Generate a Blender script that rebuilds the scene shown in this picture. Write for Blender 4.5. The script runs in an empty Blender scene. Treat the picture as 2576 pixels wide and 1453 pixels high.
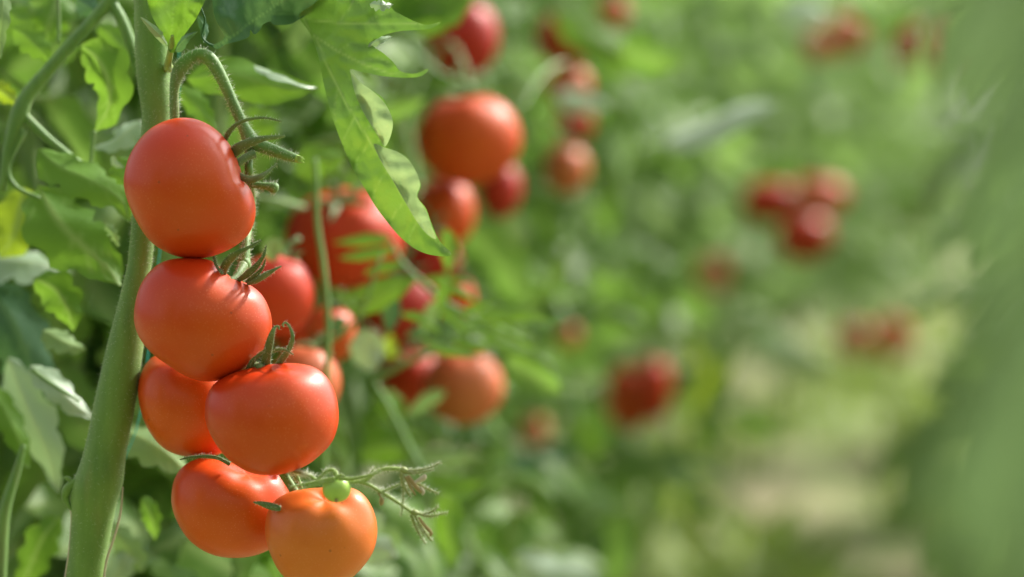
import bpy, math, random
import numpy as np
from mathutils import Vector, noise
from mathutils.geometry import delaunay_2d_cdt
R = math.radians
S = bpy.context.scene
COL = S.collection

# ------------------------------------------------------------------ camera, sky, sun, exposure
CAM_Z, PITCH, LENS = 0.70, 2.6, 85.0
K = 36.0 / LENS / 2576.0                      # metres per unit of picture width at 1 m
FOCUS = 1.362
cam = bpy.data.cameras.new('camera'); co = bpy.data.objects.new('camera', cam); COL.objects.link(co)
co.location = (0, 0, CAM_Z); co.rotation_euler = (R(90 - PITCH), 0, 0)
cam.lens = LENS; cam.sensor_width = 36; cam.clip_start = 0.05; cam.clip_end = 300
cam.dof.use_dof = True; cam.dof.focus_distance = FOCUS; cam.dof.aperture_fstop = 2.5
S.camera = co
SUN_DIR = Vector((0.62, 0.50, 0.74)).normalized()
W = bpy.data.worlds.new('World'); S.world = W; W.use_nodes = True
nt = W.node_tree; bg = nt.nodes['Background']
sky = nt.nodes.new('ShaderNodeTexSky'); sky.sky_type = 'NISHITA'; sky.sun_disc = False
sky.sun_elevation = math.asin(SUN_DIR.z); sky.sun_rotation = math.atan2(SUN_DIR.x, SUN_DIR.y)
sky.dust_density = 5.0; sky.ozone_density = 1.0; sky.air_density = 1.0
hs = nt.nodes.new('ShaderNodeHueSaturation'); hs.inputs['Saturation'].default_value = 0.16   # milky sky
nt.links.new(sky.outputs[0], hs.inputs['Color']); nt.links.new(hs.outputs[0], bg.inputs['Color'])
bg.inputs['Strength'].default_value = 0.15
sl = bpy.data.lights.new('sun', 'SUN'); sl.energy = 3.5; sl.angle = R(5); sl.color = (1, 0.94, 0.84)
so = bpy.data.objects.new('sun', sl); COL.objects.link(so); so.location = (2, 3, 4)
so.rotation_euler = SUN_DIR.to_track_quat('Z', 'Y').to_euler()
S.view_settings.view_transform = 'Standard'; S.view_settings.look = 'None'
S.view_settings.exposure = 0.80; S.view_settings.gamma = 1
S.render.engine = 'CYCLES'
S.cycles.use_denoising = True
S.cycles.max_bounces = 8; S.cycles.transmission_bounces = 6; S.cycles.diffuse_bounces = 4
S.cycles.sample_clamp_indirect = 6

FW = Vector((0, math.cos(R(PITCH)), -math.sin(R(PITCH))))
UP = Vector((0, math.sin(R(PITCH)), math.cos(R(PITCH))))
RT = Vector((1, 0, 0)); CAM = Vector((0, 0, CAM_Z))
def P(x, y, d):                               # picture direction (2576 wide) at a given distance -> place
    x = float(x); y = float(y); d = float(d)
    return CAM + d * (FW + (x - 1288) * K * RT - (y - 726.5) * K * UP)

# ------------------------------------------------------------------ helpers
def new_mesh(name, v, f, mat, parent=None, attrs=None, smooth=True, origin=None):
    me = bpy.data.meshes.new(name)
    v = np.asarray(v, dtype=float).reshape(-1, 3)
    if origin is not None: v = v - np.array(origin)
    me.from_pydata([tuple(p) for p in v], [], [tuple(int(i) for i in q) for q in f])
    for k, a in (attrs or {}).items():
        at = me.attributes.new(k, 'FLOAT', 'POINT'); at.data.foreach_set('value', np.asarray(a, dtype=np.float32))
    if smooth: me.polygons.foreach_set('use_smooth', [True] * len(me.polygons))
    me.materials.append(mat); me.update()
    o = bpy.data.objects.new(name, me); COL.objects.link(o)
    if origin is not None and parent is None: o.location = origin
    if parent is not None:
        o.parent = parent
        if origin is not None: o.location = Vector(origin) - parent.location
        else: o.location = -parent.location
    return o
def thing(name, loc, label, cat, group=None):
    o = bpy.data.objects.new(name, None); COL.objects.link(o); o.location = loc
    o.empty_display_size = 0.02
    o['label'] = label; o['category'] = cat
    if group: o['group'] = group
    return o
def tag(o, label, cat, group=None):
    o['label'] = label; o['category'] = cat
    if group: o['group'] = group

def catmull(pts, n):
    pts = [np.array(p, dtype=float) for p in pts]
    pts = [2 * pts[0] - pts[1]] + pts + [2 * pts[-1] - pts[-2]]
    out = []
    for i in range(1, len(pts) - 2):
        for k in range(n):
            t = k / n; a, b, c, d = pts[i - 1:i + 3]
            out.append(.5 * ((2 * b) + (-a + c) * t + (2 * a - 5 * b + 4 * c - d) * t * t + (-a + 3 * b - 3 * c + d) * t ** 3))
    out.append(pts[-2]); return np.array(out)

class MB:                                      # collects shapes that belong to ONE part
    def __init__(s): s.v = []; s.f = []; s.t = []; s.n = 0
    def add(s, v, f, tint=0.5):
        v = np.asarray(v)
        s.v.append(v); s.f += [[i + s.n for i in q] for q in f]
        s.t.append(np.full(len(v), tint) if np.isscalar(tint) else tint); s.n += len(v)
    def tube(s, pts4, seg=10, n=5, flat=1.0, rough=0.0, cap=True, tint=0.5, facing=None):
        """pts4: rows x,y,z,radius; catmull through them"""
        c = catmull(pts4, n); p = c[:, :3]; r = np.maximum(c[:, 3], 1e-5)
        m = len(p); tan = np.gradient(p, axis=0); tan /= np.linalg.norm(tan, axis=1)[:, None] + 1e-12
        ref = np.array(facing if facing is not None else (0.03, -1, 0.05)); vs = []
        a0 = None
        for i in range(m):
            if a0 is None or facing is not None:
                a = np.cross(tan[i], ref)
                if np.linalg.norm(a) < 1e-3: a = np.cross(tan[i], (1, 0, 0.1))
            else: a = a0 - tan[i] * np.dot(a0, tan[i])
            a /= np.linalg.norm(a); a0 = a; b = np.cross(tan[i], a)
            for k in range(seg):
                th = 2 * math.pi * k / seg
                rr = r[i]
                if rough: rr *= 1 + rough * noise.noise(Vector(p[i] * 90 + 40 * (math.cos(th) * a + math.sin(th) * b) * r[i]))
                vs.append(p[i] + rr * (math.cos(th) * a + math.sin(th) * b * flat))
        fs = [(i * seg + k, i * seg + (k + 1) % seg, (i + 1) * seg + (k + 1) % seg, (i + 1) * seg + k) for i in range(m - 1) for k in range(seg)]
        if cap:
            vs += [p[0] - tan[0] * r[0] * .3, p[-1] + tan[-1] * r[-1] * .3]; q = m * seg
            fs += [(q, (k + 1) % seg, k) for k in range(seg)] + [(q + 1, (m - 1) * seg + k, (m - 1) * seg + (k + 1) % seg) for k in range(seg)]
        s.add(vs, fs, tint); return c
    def build(s, name, mat, parent=None, origin=None, smooth=True):
        if not s.v: return None
        return new_mesh(name, np.concatenate(s.v), s.f, mat, parent, {'tint': np.concatenate(s.t)}, smooth, origin)

def T(pts, d):                                 # px polyline with width (px) -> rows x,y,z,r ; d: number or list
    out = []
    for i, p in enumerate(pts):
        di = d if np.isscalar(d) else d[i]
        if len(p) > 3: di = p[3]
        w = P(p[0], p[1], di); out.append((w.x, w.y, w.z, p[2] * .5 * K * di))
    return out

def fuzz(mb, curve, rng, per_m=9000, ln=0.0022, rad=0.00007):
    rad *= 1.25; ln *= 1.15
    p = curve[:, :3]; r = curve[:, 3]
    seg = np.linalg.norm(np.diff(p, axis=0), axis=1)
    for i in range(len(seg)):
        for _ in range(int(seg[i] * per_m + rng.random())):
            t = rng.random(); c = p[i] * (1 - t) + p[i + 1] * t; rr = r[i] * (1 - t) + r[i + 1] * t
            tan = (p[i + 1] - p[i]) / (seg[i] + 1e-9)
            d = np.array([rng.gauss(0, 1) for _ in range(3)]); d -= tan * d.dot(tan); d /= np.linalg.norm(d) + 1e-9
            base = c + d * rr * .95; l = ln * rng.uniform(.4, 1.25)
            dd = d + tan * rng.uniform(-.5, .5) + np.array([rng.gauss(0, .25) for _ in range(3)])
            tip = base + dd / np.linalg.norm(dd) * l
            a = np.cross(dd, (0.3, .9, .2)); a /= np.linalg.norm(a); b = np.cross(dd, a); b /= np.linalg.norm(b)
            q = rad * rng.uniform(.7, 1.3)
            mb.add([base + a * q, base - a * q * .5 + b * q * .8, base - a * q * .5 - b * q * .8, tip], [(0, 1, 3), (1, 2, 3), (2, 0, 3)])

# ------------------------------------------------------------------ materials
def mat(name):
    m = bpy.data.materials.new(name); m.use_nodes = True; n = m.node_tree; b = n.nodes['Principled BSDF']
    return m, n, b, n.links.new
def nd(n, t, **kw):
    x = n.nodes.new(t)
    for k, v in kw.items():
        if k in x.inputs: x.inputs[k].default_value = v
        else: setattr(x, k, v)
    return x
def mix(n, fac, a, b, mode='MIX'):
    x = n.nodes.new('ShaderNodeMix'); x.data_type = 'RGBA'; x.blend_type = mode
    for sock, val in ((x.inputs[0], fac), (x.inputs[6], a), (x.inputs[7], b)):
        if hasattr(val, 'is_output'): n.links.new(val, sock)
        else: sock.default_value = val if not isinstance(val, tuple) else (*val, 1) if len(val) == 3 else val
    return x.outputs[2]
def ramp(n, src, stops):
    r = n.nodes.new('ShaderNodeValToRGB'); e = r.color_ramp.elements
    while len(e) < len(stops): e.new(.5)
    for el, (p, c) in zip(e, stops): el.position = p; el.color = (c, c, c, 1) if np.isscalar(c) else (*c, 1)
    n.links.new(src, r.inputs[0]); return r.outputs[0]

def tomato_mat(name, red, orange, bias=0.5, rough=.40, speck=.38, streak=None):
    m, n, b, L = mat(name)
    tc = nd(n, 'ShaderNodeTexCoord')
    no = nd(n, 'ShaderNodeTexNoise', Scale=11.0, Detail=2.5); L(tc.outputs['Object'], no.inputs[0])
    c = mix(n, ramp(n, no.outputs[0], [(bias - .16, 0.0), (bias + .16, 1.0)]), red, orange)
    sp = nd(n, 'ShaderNodeTexVoronoi', Scale=700.0); L(tc.outputs['Object'], sp.inputs[0])
    no2 = nd(n, 'ShaderNodeTexNoise', Scale=25.0, Detail=2.0); L(tc.outputs['Object'], no2.inputs[0])
    dots = ramp(n, sp.outputs['Distance'], [(.10, speck), (.24, 0.0)])
    dm = n.nodes.new('ShaderNodeMath'); dm.operation = 'MULTIPLY'; L(dots, dm.inputs[0]); L(ramp(n, no2.outputs[0], [(.35, 0.1), (.6, 1.0)]), dm.inputs[1])
    c = mix(n, dm.outputs[0], c, (.90, .36, .18))
    fl = nd(n, 'ShaderNodeTexVoronoi', Scale=85.0); L(tc.outputs['Object'], fl.inputs[0])
    c = mix(n, ramp(n, fl.outputs['Distance'], [(.045, .55), (.075, 0.0)]), c, (.22, .06, .02))
    L(c, b.inputs['Base Color'])
    b.inputs['Roughness'].default_value = rough
    b.inputs['Subsurface Weight'].default_value = .12; b.inputs['Subsurface Radius'].default_value = (1.0, .22, .06); b.inputs['Subsurface Scale'].default_value = .004
    b.inputs['Coat Weight'].default_value = .20; b.inputs['Coat Roughness'].default_value = .20; b.inputs['Specular IOR Level'].default_value = .28
    f = nd(n, 'ShaderNodeTexNoise', Scale=900.0, Detail=2.0); L(tc.outputs['Object'], f.inputs[0])
    bp = nd(n, 'ShaderNodeBump', Strength=.10, Distance=.0004); L(f.outputs[0], bp.inputs['Height']); L(bp.outputs[0], b.inputs['Normal'])
    return m
def leaf_mat(name, c1, c2, vein=(.30, .42, .14), trans=.42, tcol=(.30, .52, .03), rough=.5, spec=.27, blotch=None):
    m, n, b, L = mat(name)
    at = nd(n, 'ShaderNodeAttribute', attribute_name='tint'); av = nd(n, 'ShaderNodeAttribute', attribute_name='vein')
    tc = nd(n, 'ShaderNodeTexCoord')
    no = nd(n, 'ShaderNodeTexNoise', Scale=60.0, Detail=4.0); L(tc.outputs['Object'], no.inputs[0])
    ad = n.nodes.new('ShaderNodeMath'); ad.operation = 'MULTIPLY_ADD'; L(no.outputs[0], ad.inputs[0]); ad.inputs[1].default_value = .5; ad.inputs[2].default_value = -.25
    a2 = n.nodes.new('ShaderNodeMath'); a2.operation = 'ADD'; a2.use_clamp = True; L(ad.outputs[0], a2.inputs[0]); L(at.outputs['Fac'], a2.inputs[1])
    c = mix(n, a2.outputs[0], c1, c2)
    if blotch:
        nb = nd(n, 'ShaderNodeTexNoise', Scale=110.0, Detail=2.0); L(tc.outputs['Object'], nb.inputs[0])
        c = mix(n, ramp(n, nb.outputs[0], [(.56, 0.0), (.70, .7)]), c, blotch)
    geo = nd(n, 'ShaderNodeNewGeometry')
    c = mix(n, av.outputs['Fac'], c, vein)
    L(c, b.inputs['Base Color']); b.inputs['Roughness'].default_value = rough; b.inputs['Specular IOR Level'].default_value = spec
    tr = nd(n, 'ShaderNodeBsdfTranslucent'); tcx = mix(n, .5, c, tcol); L(tcx, tr.inputs['Color'])
    ms = nd(n, 'ShaderNodeMixShader'); ms.inputs[0].default_value = trans
    L(b.outputs[0], ms.inputs[1]); L(tr.outputs[0], ms.inputs[2]); L(ms.outputs[0], n.nodes['Material Output'].inputs['Surface'])
    n3 = nd(n, 'ShaderNodeTexNoise', Scale=350.0, Detail=3.0); L(tc.outputs['Object'], n3.inputs[0])
    s3 = n.nodes.new('ShaderNodeMath'); s3.operation = 'MULTIPLY_ADD'; L(av.outputs['Fac'], s3.inputs[0]); s3.inputs[1].default_value = -.8; L(n3.outputs[0], s3.inputs[2])
    bp = nd(n, 'ShaderNodeBump', Strength=.35, Distance=.0008); L(s3.outputs[0], bp.inputs['Height'])
    L(bp.outputs[0], b.inputs['Normal']); L(bp.outputs[0], tr.inputs['Normal'])
    return m
def stem_mat(name, c1, c2, brown=None, rough=.55):
    m, n, b, L = mat(name); tc = nd(n, 'ShaderNodeTexCoord')
    mp = nd(n, 'ShaderNodeMapping'); mp.inputs['Scale'].default_value = (1, 1, .22); L(tc.outputs['Object'], mp.inputs[0])
    no = nd(n, 'ShaderNodeTexNoise', Scale=130.0, Detail=5.0); L(mp.outputs[0], no.inputs[0])
    c = mix(n, ramp(n, no.outputs[0], [(.3, 0.0), (.7, 1.0)]), c1, c2)
    if brown:
        n2 = nd(n, 'ShaderNodeTexNoise', Scale=55.0, Detail=4.0); L(mp.outputs[0], n2.inputs[0])
        c = mix(n, ramp(n, n2.outputs[0], [(.60, 0.0), (.78, .6)]), c, brown)
    n4 = nd(n, 'ShaderNodeTexNoise', Scale=900.0, Detail=2.0); L(tc.outputs['Object'], n4.inputs[0])
    c = mix(n, ramp(n, n4.outputs[0], [(.5, 0.0), (.75, .12)]), c, (.30, .42, .16))
    L(c, b.inputs['Base Color']); b.inputs['Roughness'].default_value = rough
    b.inputs['Sheen Weight'].default_value = .12; b.inputs['Sheen Roughness'].default_value = .5
    b.inputs['Subsurface Weight'].default_value = .1; b.inputs['Subsurface Scale'].default_value = .001; b.inputs['Subsurface Radius'].default_value = (.4, .7, .15)
    bp = nd(n, 'ShaderNodeBump', Strength=.4, Distance=.0006); L(n4.outputs[0], bp.inputs['Height']); L(bp.outputs[0], b.inputs['Normal'])
    return m
def plain(name, c, rough=.6, trans=0):
    m, n, b, L = mat(name); tc = nd(n, 'ShaderNodeTexCoord'); no = nd(n, 'ShaderNodeTexNoise', Scale=300.0, Detail=3.0); L(tc.outputs['Object'], no.inputs[0])
    L(mix(n, no.outputs[0], tuple(x * .7 for x in c), tuple(min(1, x * 1.25) for x in c)), b.inputs['Base Color']); b.inputs['Roughness'].default_value = rough
    return m

M = {}
M['red'] = tomato_mat('tomato_skin_red', (.58, .022, .003), (.63, .080, .004), .5)
M['redorange'] = tomato_mat('tomato_skin_red_orange', (.62, .030, .004), (.69, .105, .006), .47)
M['orange'] = tomato_mat('tomato_skin_orange', (.66, .095, .012), (.70, .185, .026), .47)
M['deep'] = tomato_mat('tomato_skin_deep_red', (.42, .006, .004), (.54, .02, .005), .52)
M['salmon'] = tomato_mat('tomato_skin_salmon', (.68, .13, .05), (.70, .20, .08), .5)
M['greenfruit'] = tomato_mat('tomato_skin_green', (.30, .50, .08), (.40, .60, .12), .5, speck=.1)
M['stem'] = stem_mat('main_stem_skin', (.10, .22, .028), (.17, .31, .05), brown=(.20, .22, .06))
M['truss'] = stem_mat('truss_skin', (.09, .21, .035), (.16, .31, .06), brown=(.20, .16, .08))
M['sepal'] = stem_mat('sepal_skin', (.10, .18, .045), (.18, .28, .09))
M['sepaldark'] = stem_mat('sepal_skin_dark', (.06, .13, .02), (.13, .20, .05))
M['limestem'] = stem_mat('lime_stalk_skin', (.22, .34, .05), (.32, .44, .10))
M['drysepal'] = stem_mat('dry_sepal_skin', (.24, .30, .06), (.30, .34, .12), brown=(.30, .21, .09))
M['bgstem'] = stem_mat('pale_stalk_skin', (.16, .28, .07), (.28, .40, .14))
M['brown'] = plain('withered_petal', (.34, .25, .09)); M['paleblossom'] = plain('papery_petal', (.55, .48, .34))
M['hair'] = plain('plant_hair', (.72, .76, .58)); M['teal'] = plain('teal_twine', (.02, .42, .36))
M['cut'] = plain('cut_pith', (.35, .55, .10))
M['lime'] = leaf_mat('leaf_lime', (.11, .25, .03), (.17, .33, .04), vein=(.22, .38, .08), trans=.34, tcol=(.26, .46, .02))
M['hang'] = leaf_mat('leaf_hanging', (.12, .25, .045), (.17, .32, .06), vein=(.30, .42, .14), trans=.27, tcol=(.24, .48, .02), rough=.42, spec=.5)
M['fold'] = leaf_mat('leaf_folded_margin', (.24, .36, .15), (.32, .43, .21), vein=(.34, .42, .16), trans=.38, tcol=(.42, .60, .18), rough=.42, spec=.55)  # raised base colour stands in for sky reflecting off the folded margin
M['edge'] = leaf_mat('leaf_edge', (.11, .18, .085), (.17, .25, .12), trans=.3, tcol=(.2, .34, .10), rough=.6)
M['green'] = leaf_mat('leaf_green', (.07, .18, .02), (.13, .28, .035))
M['under'] = leaf_mat('leaf_underside', (.18, .30, .11), (.26, .38, .16), trans=.3, tcol=(.3, .5, .08), rough=.6)
M['blue'] = leaf_mat('leaf_blue_green', (.05, .13, .06), (.08, .18, .09), vein=(.16, .30, .12), trans=.2, tcol=(.2, .4, .06), rough=.42)
M['pale'] = leaf_mat('leaf_pale_glaucous', (.24, .37, .22), (.40, .52, .36), vein=(.4, .5, .3), trans=.22, rough=.45, spec=.6)
M['yellow'] = leaf_mat('leaf_yellow', (.24, .36, .02), (.33, .44, .04), trans=.5, tcol=(.50, .68, .02))
M['weed'] = leaf_mat('leaf_weed', (.20, .30, .04), (.34, .42, .08), trans=.45, tcol=(.45, .60, .05))
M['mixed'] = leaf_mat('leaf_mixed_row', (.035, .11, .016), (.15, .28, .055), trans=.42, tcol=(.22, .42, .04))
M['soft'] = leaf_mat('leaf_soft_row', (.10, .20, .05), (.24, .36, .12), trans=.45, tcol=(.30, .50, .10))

# ------------------------------------------------------------------ leaves
def leaflet(base, tip, width, rng, facing=(0, -1, .2), nu=8, nv=4, lobe=.16, fold=.25, droop=.12, nlobe=4, twist=0):
    base = np.array(base, float); tip = np.array(tip, float); ax = tip - base; Ln = np.linalg.norm(ax); ax /= Ln + 1e-9
    fc = np.array(facing, float); side = np.cross(ax, fc); side /= np.linalg.norm(side) + 1e-9; nrm = np.cross(side, ax)
    u = np.linspace(0, 1, nu + 1); v = np.linspace(-1, 1, nv + 1)
    U, V = np.meshgrid(u, v, indexing='ij'); ph = rng.random() * 6
    prof = np.sin(np.pi * np.clip(U, 0, 1) ** .72) ** .8 * (1 - .15 * U)
    prof = np.where(U > .999, 0.0, np.maximum(prof, .03))
    saw = 1 + lobe * np.sin(2 * np.pi * nlobe * U + ph + np.sign(V) * .8) * np.abs(V)
    Wd = width * .5 * prof * saw
    A = (U + .05 * lobe * np.abs(V) * np.cos(2 * np.pi * nlobe * U + ph)) * Ln
    ph2 = rng.random() * 6
    Z = -np.abs(V) * Wd * fold - droop * Ln * (U - .5) ** 2 * 4 * .5 + .07 * width * np.sin(9 * U + ph2 + 2 * V) * np.abs(V)
    side3 = side[None, None]; tw = twist * U
    sx = np.cos(tw)[..., None] * side3 + np.sin(tw)[..., None] * nrm[None, None]
    nx = -np.sin(tw)[..., None] * side3 + np.cos(tw)[..., None] * nrm[None, None]
    pts = base + ax * A[..., None] + sx * (Wd * V)[..., None] + nx * Z[..., None]
    idx = np.arange((nu + 1) * (nv + 1)).reshape(nu + 1, nv + 1)
    f = np.stack([idx[:-1, :-1], idx[1:, :-1], idx[1:, 1:], idx[:-1, 1:]], -1).reshape(-1, 4)
    vein = np.exp(-(V * Wd / (.035 * width)) ** 2)
    sv = np.abs(((U - np.abs(V) * .18) * 7) % 1 - .5) * 2
    vein = np.clip(vein + .55 * np.clip(1 - (1 - sv) * 5, 0, 1) * (np.abs(V) < .9), 0, 1) * .6
    return pts.reshape(-1, 3), f, vein.ravel()

GUARD = []                                      # fruit hangs clear of the leaves of its own row
def hides_fruit(p, s):
    d = p[1] * FW.y + (p[2] - CAM_Z) * FW.z
    if d < .3 or not GUARD: return False
    x = 1288 + p[0] / d / K; y = 726.5 - (p[1] * UP.y + (p[2] - CAM_Z) * UP.z) / d / K; q = s / d / K
    return any(d < g[3] + .04 and abs(x - g[0]) < g[2] * .5 + q and abs(y - g[1]) < g[4] * .5 + q for g in GUARD)
class LB:                                      # collects leaf blades that form ONE foliage part
    def __init__(s): s.v = []; s.f = []; s.n = 0; s.t = []; s.w = []
    def leaf(s, *a, tint=.5, **k):
        if GUARD and hides_fruit((np.array(a[0]) + np.array(a[1])) / 2, a[2] * .55): return
        v, f, w = leaflet(*a, **k); s.v.append(v); s.f.append(f + s.n); s.n += len(v); s.t.append(np.full(len(v), tint)); s.w.append(w)
    def build(s, name, m, parent, origin=None):
        if not s.v: return None
        v = np.concatenate(s.v); f = np.concatenate(s.f); me = bpy.data.meshes.new(name)
        if parent is not None: v = v - np.array(parent.location)
        me.vertices.add(len(v)); me.vertices.foreach_set('co', v.astype(np.float32).ravel())
        me.loops.add(f.size); me.loops.foreach_set('vertex_index', f.astype(np.int32).ravel())
        me.polygons.add(len(f)); me.polygons.foreach_set('loop_start', np.arange(0, f.size, 4, dtype=np.int32))
        me.update(calc_edges=True)
        for k, a in (('tint', s.t), ('vein', s.w)):
            at = me.attributes.new(k, 'FLOAT', 'POINT'); at.data.foreach_set('value', np.concatenate(a).astype(np.float32))
        me.polygons.foreach_set('use_smooth', [True] * len(me.polygons)); me.materials.append(m)
        o = bpy.data.objects.new(name, me); COL.objects.link(o)
        if parent is not None: o.parent = parent
        return o

def compound(lb, st, base, direc, length, rng, size=.055, facing=None, tint=.5, pairs=3, res=(7, 4)):
    """a tomato leaf: arching stalk with paired leaflets and a terminal one"""
    base = np.array(base, float); direc = np.array(direc, float); direc /= np.linalg.norm(direc)
    end = base + direc * length + np.array((0, 0, -length * rng.uniform(.1, .5)))
    mid = (base + end) / 2 + np.array((0, 0, length * .15))
    c = np.array([(1 - t) ** 2 * base + 2 * t * (1 - t) * mid + t * t * end for t in np.linspace(0, 1, 7)])
    if st is not None: st.tube([(*c[i], .0022 * (1 - .6 * i / 6)) for i in (0, 2, 4, 6)], seg=5, n=2, cap=False)
    fc = facing if facing is not None else (rng.gauss(0, .6), rng.gauss(-.6, .4), rng.gauss(.5, .5))
    for k in range(pairs + 1):
        t = .3 + .7 * k / pairs; p = base * (1 - t) ** 2 + 2 * t * (1 - t) * mid + t * t * end
        tan = 2 * (1 - t) * (mid - base) + 2 * t * (end - mid); tan /= np.linalg.norm(tan) + 1e-9
        sd = np.cross(tan, fc); sd /= np.linalg.norm(sd) + 1e-9
        sides = (-1, 1) if k < pairs else (0,)
        for s_ in sides:
            L_ = size * rng.uniform(.75, 1.25) * (1.25 if s_ == 0 else 1)
            dd = tan * (.55 if s_ else 1) + sd * s_ * .9 + np.array((rng.gauss(0, .15), rng.gauss(0, .15), -rng.uniform(0, .55)))
            dd /= np.linalg.norm(dd)
            lb.leaf(p, p + dd * L_, L_ * rng.uniform(.42, .6), rng, facing=np.array(fc) + np.array([rng.gauss(0, .35) for _ in range(3)]),
                    nu=res[0], nv=res[1], tint=min(1, max(0, tint + rng.gauss(0, .18))), fold=rng.uniform(.05, .5), droop=rng.uniform(0, .4), lobe=.2)

def mleaf(parent, m, pts, width, d, seed=0, facing=(0, -1, .15), fold=.3, lobe=.12, nl=4, name='leaf', tint=.5, roll=0.0, droop=0, label=None, stalk=None):
    """one real leaf blade following a px midrib polyline; pts = [(x,y[,d])...]"""
    rng = random.Random(seed + int(pts[0][0] * 7 + pts[0][1]))
    q = [(p[0], p[1], p[2] if len(p) > 2 else d) for p in pts]
    c = catmull([tuple(P(*p)) for p in q], 6); n = len(c)
    cum = np.concatenate([[0], np.cumsum(np.linalg.norm(np.diff(c, axis=0), axis=1))]); u = cum / cum[-1]
    N = 22; uu = np.linspace(0, 1, N + 1); cc = np.stack([np.interp(uu, u, c[:, i]) for i in range(3)], 1)
    tan = np.gradient(cc, axis=0); tan /= np.linalg.norm(tan, axis=1)[:, None]
    fc = np.array(facing, float); w = width * K * d * .5; NV = 10; v = np.linspace(-1, 1, NV + 1)
    vs = []; vein = []; ph = rng.random() * 6
    for i, t in enumerate(uu):
        sd = np.cross(tan[i], fc); sd /= np.linalg.norm(sd); nm = np.cross(sd, tan[i])
        nm = nm * math.copysign(1, nm.dot(fc))
        pr = max(.035, math.sin(math.pi * t ** .75) ** .75) * (1 if t < .999 else 0)
        a = roll
        sd2 = sd * math.cos(a) + nm * math.sin(a); nm2 = -sd * math.sin(a) + nm * math.cos(a)
        for x in v:
            ww = w * pr * (1 + lobe * (1.3 - 2.2 * abs(math.sin(math.pi * nl * t + ph + (.5 if x > 0 else 0)))) * -abs(x) + .3 * lobe * math.sin(2 * math.pi * nl * 2.7 * t + ph))
            z = abs(x) * ww * fold * -1 + .10 * w * math.sin(10 * t + ph + 2.5 * x) * abs(x) + .05 * w * math.sin((t - abs(x) * .2) * 44) * abs(x) * (1 - abs(x) * .6)
            vs.append(cc[i] + sd2 * ww * x + nm2 * z)
            sv = abs(((t - abs(x) * .2) * 7) % 1 - .5) * 2
            vein.append(min(1, math.exp(-(x * ww / (.05 * w)) ** 2) + (.45 if sv < .14 and abs(x) < .9 else 0)) * .75)
    f = [(i * (NV + 1) + k, (i + 1) * (NV + 1) + k, (i + 1) * (NV + 1) + k + 1, i * (NV + 1) + k + 1) for i in range(N) for k in range(NV)]
    o = new_mesh(name, vs, f, m, parent, {'vein': vein, 'tint': [tint] * len(vs)})
    if label: o['label'] = label
    return o

def seg_dist(px, py, line):
    best = np.full(px.shape, 1e9)
    for (x0, y0), (x1, y1) in zip(line[:-1], line[1:]):
        dx, dy = x1 - x0, y1 - y0; t = np.clip(((px - x0) * dx + (py - y0) * dy) / (dx * dx + dy * dy + 1e-9), 0, 1)
        best = np.minimum(best, np.hypot(px - x0 - t * dx, py - y0 - t * dy))
    return best
def traced_leaf(parent, m, outline, veins, depths, name='leaf', step=6, vw=2.2, crumple=.0012, fold=0.05, tint=.5, label=None, minor=(), curl=None):
    """a blade with its own outline, vein net and depth (control points x,y,d)"""
    ol = catmull([outline[-1]] + list(outline) + [outline[0], outline[1]], 5)[5:-5]
    ol = ol[:len(ol) - 0]
    keep = [ol[0]]
    for q in ol[1:]:
        if np.hypot(*(q - keep[-1])) > step * .6: keep.append(q)
    if np.hypot(*(keep[-1] - keep[0])) < step * .6: keep.pop()
    ol = np.array(keep); x0, y0 = ol.min(0); x1, y1 = ol.max(0)
    gx, gy = np.meshgrid(np.arange(x0, x1, step), np.arange(y0, y1, step)); gx = gx.ravel().copy(); gy = gy.ravel()
    gx = gx + (np.round((gy - y0) / step) % 2) * step * .5
    inside = np.zeros(len(gx), bool); j = len(ol) - 1
    for i in range(len(ol)):
        c = ((ol[i, 1] > gy) != (ol[j, 1] > gy)) & (gx < (ol[j, 0] - ol[i, 0]) * (gy - ol[i, 1]) / (ol[j, 1] - ol[i, 1] + 1e-12) + ol[i, 0])
        inside ^= c; j = i
    db = seg_dist(gx, gy, [tuple(q) for q in ol] + [tuple(ol[0])])
    ok = inside & (db > step * .45)
    pts = [Vector(q) for q in ol] + [Vector((a, b)) for a, b in zip(gx[ok], gy[ok])]
    res = delaunay_2d_cdt(pts, [], [list(range(len(ol)))], 1, 1e-4)
    V2 = np.array([tuple(q) for q in res[0]]); F = res[2]
    D = np.array(depths, float)
    wgt = 1 / (np.hypot(V2[:, 0, None] - D[:, 0], V2[:, 1, None] - D[:, 1]) ** 2 + 400); d = (wgt * D[:, 2]).sum(1) / wgt.sum(1)
    dm = np.full(len(V2), 1e9)
    for l in veins: dm = np.minimum(dm, seg_dist(V2[:, 0], V2[:, 1], l))
    dn = np.full(len(V2), 1e9)
    for l in minor: dn = np.minimum(dn, seg_dist(V2[:, 0], V2[:, 1], l))
    da = np.minimum(dm, dn)
    vein = np.clip(np.exp(-(dm / vw) ** 2) + .6 * np.exp(-(dn / (vw * .7)) ** 2), 0, 1)
    d = d + fold * K * FOCUS * np.minimum(dm, 60) - crumple * (1 - np.exp(-(da / 11) ** 2)) 
    d = d + np.array([.0015 * noise.noise(Vector((a / 26, b / 26, 3))) + .0004 * noise.noise(Vector((a / 10, b / 10, 7))) for a, b in V2])
    if curl: d = d + np.array([curl(a, b) for a, b in V2])
    vs = [tuple(P(a, b, c)) for (a, b), c in zip(V2, d)]
    o = new_mesh(name, vs, F, m, parent, {'vein': vein * .8, 'tint': [tint] * len(vs)})
    if label: o['label'] = label
    return o

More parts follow.
